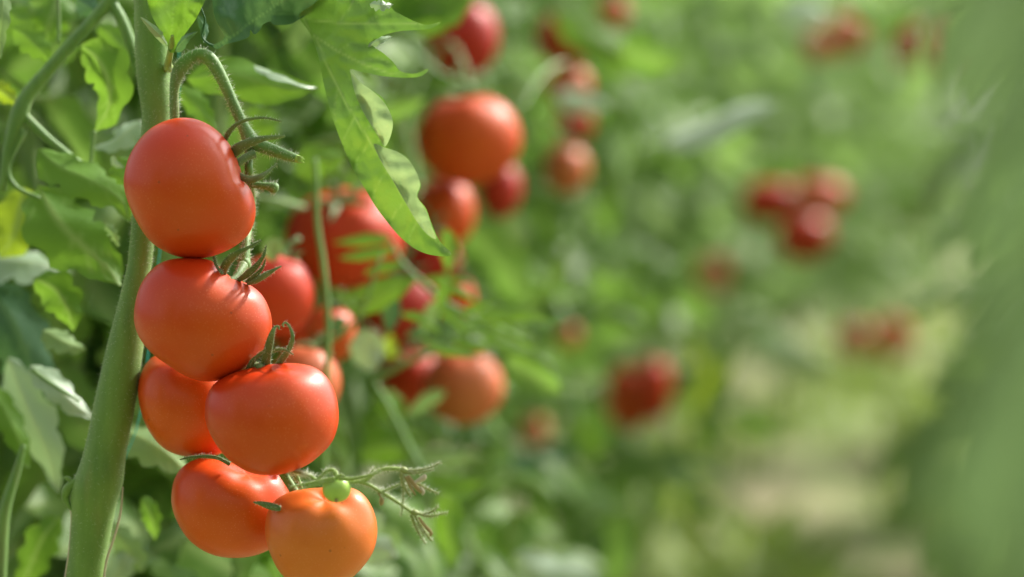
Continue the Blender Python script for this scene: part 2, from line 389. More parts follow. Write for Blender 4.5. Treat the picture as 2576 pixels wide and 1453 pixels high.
# ------------------------------------------------------------------ tomatoes
ICO = {}
def ico(n):
    if n not in ICO:
        import bmesh
        bm = bmesh.new(); bmesh.ops.create_icosphere(bm, subdivisions=n, radius=1)
        ICO[n] = (np.array([v.co[:] for v in bm.verts]), [[v.index for v in f.verts] for f in bm.faces]); bm.free()
    v, f = ICO[n]; return v.copy(), f
def cam2world(c, v):                            # local right, up, toward viewer
    r = np.array(RT); u = np.array(UP); n = -np.array(FW)
    return np.array(c) + v[:, :1] * r + v[:, 1:2] * u + v[:, 2:] * n
def dimple(v, s, amp, w, lobes=0, lamp=0, ph=0, guard=True):
    s = np.array(s, float); s /= np.linalg.norm(s); n = v / np.linalg.norm(v, axis=1)[:, None]
    ca = np.clip(n @ s, -1, 1); ang = np.arccos(ca)
    a = np.cross(s, (0.2, .3, .9)); a /= np.linalg.norm(a); b = np.cross(s, a); az = np.arctan2(n @ b, n @ a)
    k = -amp * np.exp(-(ang / w) ** 2)
    if lobes: k = k + lamp * np.cos(lobes * az + ph) * np.exp(-((ang - w * 1.5) / (w * 1.3)) ** 2)
    if guard: k = k * (1 - np.clip(1 - np.abs(n[:, 2]) / .35, 0, 1) ** 1.5 * .9)
    return v * (1 + k)[:, None]
def hero_tomato(cx, cy, d, outline, stem, m, label, group, amp=.16, w=.5, lobes=5, lamp=.02, zr=.92, extra=(), sm=0, ex=2.2):
    t = thing('tomato', P(cx, cy, d), label, 'tomato', group)
    ol = catmull([outline[-1]] + list(outline) + [outline[0], outline[1]], 6)[6:-6]
    dx = (ol[:, 0] - cx); dy = -(ol[:, 1] - cy); th = np.arctan2(dy, dx); rr = np.hypot(dx, dy) * K * d
    rr = np.convolve(np.concatenate([rr[-2:], rr, rr[:2]]), [.12, .23, .3, .23, .12], 'valid')
    for _ in range(sm): rr = (np.roll(rr, 1) + 2 * rr + np.roll(rr, -1)) / 4
    o_ = np.argsort(th); th = th[o_]; rr = rr[o_]; th = np.concatenate([th - 2 * np.pi, th, th + 2 * np.pi]); rr = np.tile(rr, 3)
    v, f = ico(6); n = v; az = np.arctan2(n[:, 1], n[:, 0]); sp = np.hypot(n[:, 0], n[:, 1])
    Rt = np.interp(az, th, rr); mean = rr.mean(); Re = mean + (Rt - mean) * np.clip(sp, 0, 1) ** ex
    v = np.stack([np.cos(az) * sp * Re, np.sin(az) * sp * Re, n[:, 2] * mean * zr], 1)
    v = dimple(v, stem, amp, w, lobes, lamp)
    for s_, a_, w_ in extra: v = dimple(v, s_, a_, w_)
    wv = cam2world(P(cx, cy, d), v)
    new_mesh('fruit', wv, f, m, t, origin=P(cx, cy, d))
    return t
def sepal(parent, pts, d, m='sepal', name='sepal', flat=.35, fz=True):
    mb = MB(); c = mb.tube(T(pts, d), seg=10, n=6, flat=max(flat, .5), rough=.08)
    o = mb.build(name, M[m], parent)
    if fz:
        h = MB(); fuzz(h, c, random.Random(int(pts[0][0])), 3500, .0016, .00006)
        if h.v: q = h.build('fine_hairs', M['hair'], parent); q['kind'] = 'stuff'
    return o

G1 = 'ripe tomatoes of the front truss'
t1 = hero_tomato(478, 475, 1.36, [(313,468),(318,420),(332,383),(357,345),(390,317),(430,301),(468,297),(505,304),(540,324),(570,354),(590,390),(601,425),(606,452),(620,465),(634,487),(642,520),(640,556),(625,590),(600,614),(555,638),(500,652),(450,647),(405,628),(372,600),(348,562),(326,515)],
    (.93, .22, .28), M['red'], 'topmost ripe red tomato of the front truss, in front of the main stem', G1, amp=.0, w=.42, lobes=0, sm=5, ex=4)
t2 = hero_tomato(510, 808, 1.357, [(338,790),(341,765),(352,722),(372,690),(400,664),(440,651),(500,651),(535,657),(557,678),(580,698),(620,713),(655,738),(677,778),(684,822),(672,866),(642,905),(600,938),(555,957),(510,960),(465,944),(420,915),(380,886),(352,850),(340,818)],
    (.42, .72, .55), M['red'], 'heart shaped red tomato with dented shoulder, directly below the topmost one', G1, amp=.05, w=.45, lobes=0, sm=3, ex=3)
t3 = hero_tomato(476, 1018, 1.405, [(348,985),(352,950),(366,917),(390,895),(430,885),(480,883),(530,890),(575,915),(600,960),(608,1020),(600,1080),(575,1130),(530,1149),(480,1150),(430,1138),(395,1110),(366,1062),(352,1015)],
    (.2, .9, .2), M['redorange'], 'orange red tomato half hidden behind two others, touching the stem side', G1, amp=.1)
t4 = hero_tomato(686, 1057, 1.347, [(516,1040),(520,1000),(540,965),(580,941),(630,926),(680,916),(740,914),(790,925),(825,953),(846,1000),(852,1045),(848,1080),(832,1118),(800,1150),(770,1172),(720,1191),(672,1196),(622,1186),(570,1150),(535,1102),(520,1068)],
    (-.05, .97, .12), M['red'], 'glossy red tomato under the curled sepals, right side of the truss', G1, amp=.12, w=.4, lobes=5, lamp=.015)
t5 = hero_tomato(578, 1278, 1.39, [(432,1250),(438,1208),(462,1172),(508,1152),(560,1160),(610,1172),(660,1180),(700,1190),(722,1225),(735,1280),(722,1335),(695,1372),(650,1395),(600,1403),(540,1396),(482,1362),(447,1312),(434,1275)],
    (.45, .80, .38), M['redorange'], 'orange red tomato with ridged shoulder, lower left of the truss', G1, amp=.13, w=.5, lobes=5, lamp=.014)
t6 = hero_tomato(808, 1352, 1.352, [(667,1325),(675,1283),(700,1252),(742,1235),(790,1228),(835,1228),(878,1226),(912,1243),(937,1280),(949,1330),(942,1380),(920,1418),(882,1456),(822,1484),(760,1478),(712,1448),(682,1396),(670,1358)],
    (.12, .85, .45), M['orange'], 'lowest tomato, pale orange, carrying the small green fruit in front', G1, amp=.14, w=.35, lobes=5, lamp=.018)
t7 = thing('tomato', P(847, 1231, 1.318), 'tiny unripe green tomato hanging in front of the lowest orange one', 'tomato')
v, f = ico(4); v = v * np.array((1.0, .93, 1.0)) * 36 * K * 1.318; v = dimple(v, (0, 1, 0), .12, .4, 6, .012, guard=False)
new_mesh('fruit', cam2world(P(847, 1231, 1.318), v), f, M['greenfruit'], t7, origin=P(847, 1231, 1.318))
for s_ in ([(842,1204,9),(815,1209,9),(785,1215,7),(755,1221,5),(727,1226,2)], [(842,1208,9),(812,1215,8),(780,1225,5),(750,1233,2)],
           [(852,1204,10),(880,1206,10),(910,1201,8),(940,1193,5),(960,1187,2)], [(848,1202,8),(856,1196,7),(868,1198,4)]):
    sepal(t7, s_, 1.312, 'limestem')
sepal(t7, [(843,1186,10),(845,1195,13),(847,1203,20)], 1.315, 'limestem', name='pedicel', flat=1)
new_mesh('blossom_scar', *(lambda vv, ff: (cam2world(P(846, 1260, 1.312), vv * .0011), ff))(*ico(2)), M['brown'], t7)

for s_, m_ in (([(566,360,8),(573,338,13),(592,316,11),(622,302,9),(665,297,7),(708,306,4)], 'sepal'), ([(584,392,22),(596,377,30),(625,361,24),(665,349,14),(698,345,10),(717,343,6)], 'sepal'),
               ([(602,436,6),(612,447,18),(636,452,22),(662,442,18),(684,424,9),(699,412,4)], 'sepal')):
    sepal(t1, s_, [1.362 - .004 * min(k, 3) for k in range(len(s_))], m_)
sepal(t1, [(590,420,16),(600,410,20),(620,396,20),(640,387,24)], [1.366, 1.366, 1.368, 1.37], name='pedicel', flat=1)
for s_, m_ in (([(562,692,14),(564,676,22),(578,654,22),(600,636,16),(632,620,8),(657,605,3)], 'sepaldark'), ([(598,707,12),(625,688,18),(646,668,14),(662,645,10),(670,618,4)], 'sepaldark'),
               ([(618,710,8),(642,694,12),(660,674,8),(668,652,4)], 'sepaldark'), ([(622,716,6),(645,706,15),(672,690,14),(692,678,7),(708,670,3)], 'sepal'),
               ([(538,646,8),(541,658,9),(548,675,8),(560,690,6)], 'sepaldark')):
    sepal(t2, s_, [1.353 - .004 * min(k, 3) for k in range(len(s_))], m_)
sepal(t2, [(572,712,14),(590,700,16),(602,685,20),(612,668,26)], [1.35, 1.355, 1.36, 1.366], name='pedicel', flat=1)
for s_ in ([(668,922,28),(671,895,24),(678,864,20),(685,838,13),(692,824,7),(701,822,5),(702,830,4)], [(697,920,14),(713,900,17),(728,876,15),(736,850,11),(731,828,8),(720,813,6),(711,817,5),(714,824,3)],
           [(684,886,6),(700,880,9),(718,881,7),(738,893,3)], [(624,932,14),(634,912,14),(650,895,10),(668,880,5)]):
    sepal(t4, s_, [1.350 - .004 * min(k, 3) for k in range(len(s_))], 'sepal')
sepal(t4, [(655,925,22),(645,921,20),(632,915,20),(622,905,18)], [1.345, 1.35, 1.36, 1.385], name='pedicel', flat=1)
sepal(t5, [(452,1157,3),(480,1151,7),(520,1149,9),(550,1154,10),(578,1168,12)], 1.372, 'sepaldark')
sepal(t6, [(637,1264,3),(655,1267,11),(680,1274,18),(705,1280,14)], [1.34, 1.338, 1.338, 1.335], 'sepaldark')

# ------------------------------------------------------------------ front tomato plant
hp = thing('tomato_plant', P(300, 1700, 1.405), 'front tomato plant with thick pale green stem, lime leaves and fruit truss', 'tomato plant', 'tomato plants')
rg = random.Random(4)
mb = MB(); sc = mb.tube(T([(372,-160,84),(378,-60,86),(382,40,88),(384,130,88),(388,210,84),(395,290,76),(388,400,78),(368,520,66),(356,620,62),(346,700,64),(310,900,94),(292,1000,102),(268,1120,104),(252,1200,118),(238,1240,122),(232,1300,108),(222,1380,98),(212,1460,96),(200,1560,96),(190,1700,100)], 1.405), seg=28, n=10, rough=.03)
mb.build('main_stem', M['stem'], hp)
h = MB(); fuzz(h, sc, rg, 9000, .0022); o = h.build('fine_hairs', M['hair'], hp); o['kind'] = 'stuff'
mb = MB(); mb.tube(T([(196,1210,20),(178,1222,22),(168,1236,24),(164,1252,18),(172,1270,14),(185,1285,12)], 1.40), seg=10, rough=.15); mb.tube(T([(182,1214,16),(170,1204,12),(160,1203,4)], 1.40), seg=8)
mb.build('stem_node', M['stem'], hp)
mb = MB(); mb.tube(T([(309,1225,3),(303,1290,6),(288,1350,6),(268,1410,6),(258,1480,6)], 1.40), seg=8, flat=.5); mb.tube(T([(172,1265,4),(180,1300,5),(176,1370,5),(166,1440,5),(160,1480,5)], 1.40), seg=8, flat=.5)
mb.build('bark_scar', M['paleblossom'], hp)
# truss stalk arching out of the stem
mb = MB(); cs = []
cs.append(mb.tube(T([(440,330,22),(439,285,24),(438,240,24),(443,200,30),(458,167,38),(482,146,34),(504,138,32),(528,149,34),(552,186,32),(573,230,28),(593,275,27),(612,318,30),(630,352,40),(640,372,34)], 1.385), seg=16, n=8, rough=.05))
cs.append(mb.tube(T([(628,360,28),(626,400,20),(627,440,20),(634,490,18,1.40),(628,550,20,1.40),(620,610,20,1.385),(614,655,32,1.38),(616,672,30,1.38),(606,700,20,1.40),(610,780,20,1.42),(616,860,18,1.41),(624,905,20,1.395),(660,1000,18,1.41),(700,1120,18,1.41),(708,1180,20,1.385)], 1.375), seg=12, n=6, rough=.06))
cs.append(mb.tube(T([(628,350,30),(650,365,34),(690,380,32),(725,393,26),(748,400,20)], 1.372), seg=14, n=6, rough=.05))
cs.append(mb.tube(T([(632,465,18),(655,467,18),(676,470,22),(690,474,28),(698,477,20)], 1.38), seg=12, n=6, rough=.12))
cs.append(mb.tube(T([(704,1178,24),(722,1208,22),(738,1232,22),(750,1252,26),(760,1268,20)], 1.36), seg=12, n=6))
cs.append(mb.tube(T([(716,1180,8),(740,1192,14),(752,1215,12),(758,1232,10)], 1.37), seg=8, n=6))
mb.build('truss_stalk', M['truss'], hp)
h = MB()
for c in cs: fuzz(h, c, rg, 7000, .0030, .00007)
o = h.build('fine_hairs', M['hair'], hp); o['kind'] = 'stuff'
mb = MB(); mb.tube(T([(744,399,19),(752,401,19),(759,403,15)], 1.37), seg=10, rough=.2)
for k in range(6): mb.tube(T([(748, 394 + k * 3, 4), (762 + k % 3 * 2, 395 + k * 3, 2)], 1.366), seg=5, n=2)
mb.build('cut_end', M['cut'], hp)
# spent flower truss
mb = MB(); cs = []; D = 1.318
for s_ in ([(725,1184,12,1.36),(755,1190,12,1.34),(782,1199,11),(797,1207,12),(850,1213,10),(895,1213,11),(918,1209,16),(935,1196,13),(955,1184,12),(980,1179,13),(1008,1182,14)],
           [(797,1207,9),(812,1194,10),(824,1184,12),(838,1183,12),(844,1192,10)], [(905,1213,12),(930,1221,11),(958,1238,11),(985,1254,11),(1012,1272,10),(1036,1289,12)],
           [(958,1238,8),(980,1230,8),(1004,1219,7)], [(918,1205,7),(932,1190,6),(945,1175,3)]):
    cs.append(mb.tube(T([(q[0], q[1], q[2] * .8) + tuple(q[3:]) for q in s_], D), seg=9, n=5, rough=.06))
ft = mb.build('flower_stalk', M['limestem'], hp)
h = MB()
for c in cs: fuzz(h, c, rg, 8000, .0028, .00007)
o = h.build('fine_hairs', M['hair'], hp); o['kind'] = 'stuff'
def spent(cx, cy, seps, brown, pale):
    mb = MB(); mb.tube(T([(cx - 6, cy - 2, 10), (cx + 3, cy, 17), (cx + 14, cy + 3, 9)], D), seg=10, rough=.1)
    cs = [mb.tube(T([(q[0], q[1], q[2] * .8) + tuple(q[3:]) for q in s_], D), seg=7, n=5, flat=.45, rough=.1) for s_ in seps]
    fl = mb.build('spent_flower', M['drysepal'], hp)
    h = MB()
    for c in cs: fuzz(h, c, rg, 7000, .0022, .00006)
    o = h.build('fine_hairs', M['hair'], hp); o['kind'] = 'stuff'
    for l, m_ in ((brown, 'brown'), (pale, 'paleblossom')):
        for s_ in l:
            mb = MB(); mb.tube(T(s_, D - .002), seg=7, n=4, flat=.4, rough=.25)
            p_ = mb.build('withered_petal', M[m_], hp)
spent(1012, 1183, [[(1015,1183,9),(1045,1184,8),(1080,1177,6),(1110,1164,3)],[(1015,1190,8),(1050,1190,7),(1092,1182,3)],[(1010,1190,10),(1014,1215,12),(1024,1238,8),(1037,1251,3)],[(1013,1215,5),(1015,1250,6),(1012,1280,5),(1009,1300,3)],[(1016,1195,8),(1028,1222,7),(1036,1240,3)],[(1052,1218,8),(1075,1230,9),(1103,1242,4)]],
      [[(1026,1198,9),(1042,1220,12),(1060,1240,8)],[(1020,1200,5),(1035,1228,6),(1045,1246,4)]], [[(1036,1218,5),(1052,1210,10),(1066,1202,14),(1068,1194,6)],[(1058,1226,6),(1066,1238,7),(1062,1246,4)]])
spent(1040, 1290, [[(1045,1289,9),(1075,1299,8),(1100,1296,5),(1128,1289,3)],[(1066,1294,6),(1085,1288,7),(1096,1280,6),(1101,1271,3)],[(1034,1296,10),(1046,1325,10),(1058,1350,6),(1071,1369,3)],[(1044,1298,10),(1058,1322,12),(1074,1346,8),(1087,1362,4)],[(1050,1320,5),(1062,1338,6),(1068,1350,3)]],
      [[(1054,1302,7),(1068,1322,10),(1084,1340,9),(1082,1350,4)]], [])
mb = MB(); mb.tube(T([(952,1240,4),(957,1250,5),(960,1258,12),(959,1268,10),(957,1272,4)], D), seg=8, rough=.2); mb.build('withered_bud', M['brown'], hp)

# leaves of the front plant
traced_leaf(hp, M['hang'], [(752,40),(790,10),(830,-30),(870,-60),(960,-40),(985,20),(1010,38),(1045,55),(1075,63),(1112,55),(1085,72),(1050,76),(1000,80),(960,92),(935,112),(965,135),(990,158),(1008,180),(1045,186),(1080,172),(1060,192),(1020,196),(960,192),(905,180),(880,176),
    (895,205),(930,225),(960,245),(980,275),(987,310),(982,345),(968,368),(990,378),(1022,395),(1045,430),(1059,468),(1050,495),(1072,525),(1085,560),(1105,605),(1136,641),(1095,644),(1050,630),(1010,600),(975,560),(945,520),(915,470),(890,430),(868,380),(848,330),(828,270),(812,200),(800,140),(780,85)],
    [[(760,45),(800,110),(830,180),(870,260),(920,340),(965,410),(1010,490),(1060,570),(1136,641)], [(775,50),(850,58),(930,62),(1010,62),(1110,57)], [(790,90),(850,130),(920,165),(980,185),(1078,176)]],
    [(760,40,1.40),(900,0,1.37),(1100,60,1.345),(1080,175,1.345),(820,200,1.38),(980,310,1.36),(900,400,1.375),(1050,470,1.34),(1130,640,1.36),(960,540,1.38)],
    vw=2.6, fold=.22, crumple=.0017, label='long lime green lobed leaf hanging right of the truss',
    minor=[[(880,278),(920,260),(960,262)],[(915,330),(950,300),(984,300)],[(940,370),(960,345),(978,340)],[(985,440),(1010,410),(1040,425)],[(1020,500),(1040,480),(1055,478)],[(850,225),(840,280),(845,310)],[(890,300),(868,340),(864,362)],[(930,360),(900,400),(897,430)],[(975,430),(945,470),(940,500)],[(1020,505),(990,540),(985,565)],[(1050,560),(1030,590),(1030,610)],[(850,60),(880,20),(900,-20)],[(920,62),(950,40),(980,30)],[(850,130),(880,110),(930,112)],[(900,160),(950,145),(980,158)]])
traced_leaf(hp, M['fold'], [(882,180),(905,206),(945,236),(972,266),(988,305),(983,342),(968,370),(955,350),(935,318),(912,280),(893,235)], [[(884,190),(925,270),(968,368)]],
    [(884,185,1.376),(945,240,1.352),(988,305,1.345),(968,368,1.362),(905,260,1.37)], fold=0, vw=2, crumple=.001, minor=[[(905,225),(945,240)],[(920,270),(980,285)],[(940,310),(984,320)],[(950,335),(975,345)]], label='pale folded margin of the hanging leaf')
traced_leaf(hp, M['fold'], [(940,362),(968,372),(1005,385),(1035,412),(1057,462),(1049,495),(1071,528),(1087,572),(1098,602),(1075,590),(1050,560),(1020,510),(985,450),(955,400)], [[(945,368),(1000,460),(1050,550),(1096,600)]],
    [(945,368,1.366),(1005,388,1.346),(1035,425,1.338),(1057,465,1.332),(1085,570,1.337),(1000,460,1.350),(1040,500,1.338),(1096,600,1.348)], fold=0, vw=2, crumple=.001, minor=[[(975,410),(1020,405)],[(1000,455),(1045,435)],[(1020,500),(1055,475)],[(1045,540),(1070,528)]], label='pale wavy lower margin of the hanging leaf')
mleaf(hp, M['pale'], [(925,118,1.37),(955,102,1.365),(988,92,1.37)], 20, 1.37, 6, lobe=.1)
mleaf(hp, M['pale'], [(930,10,1.36),(960,14,1.355),(990,12,1.36)], 26, 1.36, 6, lobe=.3)
traced_leaf(hp, M['blue'], [(533,-40),(535,10),(541,45),(556,75),(565,90),(558,102),(535,116),(548,124),(568,112),(600,104),(626,93),(630,75),(640,88),(655,75),(662,62),(680,55),(690,63),(728,62),(752,50),(790,27),(835,-5),(850,-60),(700,-90),(600,-80)],
    [[(540,122),(590,88),(640,50),(700,10),(760,-40)]], [(540,120,1.375),(560,40,1.36),(650,60,1.385),(750,30,1.40),(700,-40,1.37)], vw=2, fold=.2, crumple=.0014,
    label='dark blue green leaf above the arching truss stalk', minor=[[(590,88),(575,60),(560,20)],[(625,62),(615,30),(610,-20)],[(660,40),(690,35),(740,35)],[(690,20),(680,-10),(690,-40)],[(640,50),(645,70),(640,80)]])
mb = MB(); mb.tube(T([(545,121,8),(520,108,6),(508,92,5),(512,70,7),(515,48,5),(505,20,4)], 1.385), seg=8); mb.build('leaf_stalk', M['blue'], hp)
mleaf(hp, M['blue'], [(498,40,1.40),(510,62,1.395),(515,85,1.39),(512,108,1.385)], 22, 1.39, 2, lobe=.08)
# side shoot in the axil
traced_leaf(hp, M['lime'], [(368,-20),(378,30),(393,62),(410,88),(420,108),(425,130),(440,132),(447,110),(470,80),(492,50),(506,22),(518,-6),(515,-50),(440,-80),(375,-60)],
    [[(432,130),(432,80),(436,40),(440,-20)]], [(430,130,1.375),(380,20,1.39),(436,40,1.365),(505,10,1.345),(440,-60,1.38)], vw=2, fold=.35, crumple=.0014, tint=.35,
    label='young light green leaf of the side shoot by the stem', minor=[[(430,90),(405,50),(398,0)],[(434,100),(462,60),(466,10)],[(434,60),(420,25),(418,-20)],[(435,80),(478,50),(490,20)]])
mleaf(hp, M['pale'], [(424,118,1.38),(400,88,1.37),(378,66,1.365),(353,43,1.36)], 22, 1.37, 2, lobe=.05, fold=.7)
mleaf(hp, M['blue'], [(440,130,1.375),(455,108,1.36),(474,92,1.352),(497,80,1.35)], 28, 1.36, 2, lobe=.05, fold=.6)
mb = MB(); c = mb.tube(T([(424,172,26),(423,160,19),(427,140,17),(432,112,15),(434,90,8)], [1.40,1.385,1.378,1.374,1.37]), seg=12, n=6); mb.build('side_shoot', M['limestem'], hp)
# leaves just behind the truss
mleaf(hp, M['lime'], [(470,200,1.50),(570,185,1.49),(650,205,1.48),(730,225,1.475),(806,220,1.47)], 115, 1.48, 4, facing=(.1,-1,.5), lobe=.12, nl=2, fold=.25, tint=.35)
mleaf(hp, M['pale'], [(640,165,1.48),(668,182,1.468),(705,197,1.462),(760,215,1.46),(800,222,1.468)], 26, 1.47, 4, facing=(0,-.6,1), lobe=.25, nl=3, fold=.1)
mleaf(hp, M['lime'], [(455,215,1.52),(490,260,1.51),(520,300,1.5),(545,340,1.5)], 60, 1.5, 8)
# unseen blade added above the frame to shade the topmost fruit
lb = LB(); q_ = np.array(P(585, 410, 1.352) + .23 * SUN_DIR)
lb.leaf(q_ + np.array((.035, .02, .012)), q_ - np.array((.045, .02, .0)), .075, random.Random(3), facing=tuple(SUN_DIR), nu=14, nv=6, tint=.5)
lb.build('leaf', M['lime'], hp)
# twine
mb = MB(); mb.tube(T([(452,-120,3),(450,150,3),(446,280,3),(400,650,3),(352,1040,3),(300,1200,3),(215,1600,3)], 1.475), seg=6, n=6)
tw = mb.build('support_twine', M['teal'], None); tag(tw, 'thin teal support twine running down behind the front stem', 'twine')

# ------------------------------------------------------------------ second plant, just behind at the left
p2 = thing('tomato_plant', P(60, 1750, 1.62), 'leafy tomato plant behind the front stem at the left edge', 'tomato plant', 'tomato plants')
mb = MB(); cs = []
for s_ in ([(300,-30,40),(262,20,34),(225,62,30),(180,110,32),(120,180,34),(70,240,38),(48,290,44),(20,380,26),(5,480,22)],
           [(280,5,28),(310,60,28),(335,130,26),(352,190,22)],
           [(60,290,24),(110,340,22),(170,390,20),(250,450,18),(330,540,14)],
           [(60,330,16),(20,420,14),(40,470,12),(100,500,10)],
           [(236,330,12),(233,360,11),(228,420,9)], [(145,-20,10),(148,60,10),(146,110,9)], [(80,930,12),(120,960,10),(200,1010,8)],
           [(0,1480,30),(10,1300,30),(38,1200,22),(60,1120,14)]):
    mb = MB(); mb.tube(T(s_, 1.475), seg=10, n=6, rough=.05); mb.build('branch', M['truss'], p2)
def nearer(d): return d if d < 1.5 else 1.455 + (d - 1.53) * .6
def L2(m, pts, w, d, **k):
    k['lobe'] = max(.17, k.get('lobe', .2)); mleaf(p2, M[m], [(q[0], q[1], nearer(q[2] if len(q) > 2 else d)) for q in pts], w * 1.15, nearer(d), **k)
L2('green', [(205,115,1.56),(245,150,1.55),(272,205,1.545),(272,270,1.55),(240,330,1.56)], 105, 1.55, facing=(-.5,-1,.2), lobe=.06, fold=.3, tint=.7)
L2('lime', [(190,120,1.57),(225,128,1.56),(262,160,1.555),(290,215,1.55),(300,270,1.56)], 30, 1.56, facing=(.5,-1,.5), lobe=.1)
L2('pale', [(355,300,1.6),(320,330,1.59),(290,355,1.585),(235,375,1.59)], 62, 1.59, facing=(0,-.8,1), lobe=.05)
L2('lime', [(95,375,1.55),(150,420,1.54),(220,450,1.535),(300,500,1.53),(325,560,1.53)], 95, 1.54, facing=(.2,-1,.6), lobe=.12)
L2('lime', [(300,395,1.54),(310,430,1.535),(318,470,1.53)], 60, 1.535, lobe=.2)
L2('pale', [(283,392,1.53),(290,412,1.53),(312,422,1.53)], 14, 1.53)
L2('green', [(95,470,1.58),(150,560,1.55),(210,620,1.54),(265,670,1.535),(305,722,1.53)], 150, 1.54, facing=(.3,-1,.3), lobe=.06, fold=.2, tint=.6)
L2('under', [(265,560,1.53),(285,590,1.525),(300,622,1.53)], 20, 1.53, lobe=.4)
L2('yellow', [(60,475,1.68),(50,530,1.67),(35,590,1.66),(0,650,1.66)], 120, 1.66, facing=(0,-1,.3))
L2('pale', [(-40,650,1.70),(40,655,1.69),(110,665,1.69),(185,690,1.70)], 120, 1.69, facing=(0,-.7,1), lobe=.05)
L2('blue', [(-60,700,1.70),(20,790,1.68),(60,880,1.68),(90,980,1.69),(110,1060,1.70)], 130, 1.69, facing=(.2,-1,.4), lobe=.04)
L2('pale', [(20,900,1.66),(60,1010,1.65),(110,1120,1.645),(150,1240,1.65)], 95, 1.65, facing=(-.3,-1,.4), lobe=.04)
L2('lime', [(-30,960,1.64),(10,1030,1.635),(40,1090,1.63),(75,1180,1.63)], 60, 1.63, facing=(.4,-1,.4), lobe=.04)
L2('green', [(85,700,1.60),(140,730,1.59),(170,780,1.585),(185,835,1.59)], 85, 1.59, lobe=.08, tint=.3)
L2('under', [(110,830,1.6),(160,860,1.59),(215,880,1.59)], 60, 1.59, facing=(0,-1,1), lobe=.05)
L2('pale', [(75,920,1.6),(130,960,1.59),(180,1010,1.59),(240,1055,1.6)], 62, 1.59, facing=(0,-.8,.8), lobe=.1)
L2('under', [(300,1080,1.62),(370,1110,1.60),(430,1150,1.6),(480,1200,1.61)], 90, 1.6, facing=(0,-1,.8), lobe=.06)
L2('lime', [(30,70,1.6),(70,95,1.59),(110,135,1.585),(130,165,1.59)], 60, 1.59, lobe=.06)
L2('yellow', [(-30,210,1.62),(10,235,1.61),(48,262,1.61)], 45, 1.61)
L2('under', [(8,-30,1.42),(5,40,1.41),(0,100,1.41),(0,150,1.41)], 34, 1.41, lobe=.1)
L2('lime', [(20,20,1.7),(50,50,1.69),(90,60,1.69)], 70, 1.69)
L2('blue', [(190,0,1.6),(225,20,1.59),(250,50,1.59)], 50, 1.59)
L2('green', [(150,-20,1.72),(130,40,1.7),(110,110,1.7)], 90, 1.7)
L2('lime', [(250,60,1.68),(290,100,1.67),(330,140,1.66)], 55, 1.67)
L2('under', [(360,1440,1.7),(320,1380,1.69),(290,1340,1.69),(260,1310,1.7)], 60, 1.7)
L2('pale', [(270,1480,1.7),(310,1410,1.69),(330,1350,1.7)], 55, 1.7)
L2('green', [(150,1300,1.7),(110,1350,1.69),(70,1440,1.69),(50,1500,1.7)], 75, 1.69, tint=.1)
L2('green', [(360,1250,1.66),(380,1300,1.65),(390,1360,1.66)], 40, 1.66, tint=.9)

# ------------------------------------------------------------------ tomatoes further back
FM = {}
for k_, c1_, c2_ in (('red', (.46,.014,.004), (.54,.045,.006)), ('redorange', (.52,.03,.005), (.60,.09,.008)), ('deep', (.33,.008,.005), (.40,.02,.006)), ('salmon', (.52,.09,.03), (.54,.15,.05))):
    FM[k_] = tomato_mat('tomato_skin_dull_' + k_, c1_, c2_, .5, rough=.5)
    FM[k_].node_tree.nodes['Principled BSDF'].inputs['Coat Weight'].default_value = .04
def far_tomato(x, y, wpx, d, m, label, group, hpx=None, stem=(.1, .9, .25), calyx=True, seed=1):
    hpx = hpx or wpx * .88; rng = random.Random(seed + int(x + y)); c = P(x, y, d)
    t = thing('tomato', c, label, 'tomato', group)
    v, f = ico(5 if wpx > 120 else 4); a = wpx * .5 * K * d; b = hpx * .5 * K * d
    v = v * np.array((a, b, (a + b) * .5)); v = dimple(v, stem, .16, .42, 5, .02, rng.random() * 6, guard=False)
    new_mesh('fruit', cam2world(c, v), f, FM[m], t, origin=c)
    if calyx:
        s = np.array(stem, float); s /= np.linalg.norm(s); q = np.cross(s, (.3, .2, .9)); q /= np.linalg.norm(q); q2 = np.cross(s, q)
        mb = MB(); top = s * np.array((a, b, (a + b) * .5)) * .9; sz = a
        for k in range(5):
            an = 2 * math.pi * k / 5 + rng.random() * .5; dr = math.cos(an) * q + math.sin(an) * q2
            w_ = cam2world(c, np.array([top, top + dr * sz * .35 + s * sz * .10, top + dr * sz * .6 + s * sz * .22 * rng.random()]))
            mb.tube([(*w_[0], .0022), (*w_[1], .0026), (*w_[2], .0006)], seg=6, n=4, flat=.5)
        w_ = cam2world(c, np.array([top * .95, top + s * sz * .35, top + s * sz * .7 + q * .006])); mb.tube([(*w_[0], .0022), (*w_[1], .002), (*w_[2], .0022)], seg=6, n=3)
        mb.build('calyx', M['sepal'], t)
    return t
G2 = 'tomatoes of the second truss'; G3 = 'blurred tomatoes along the row'
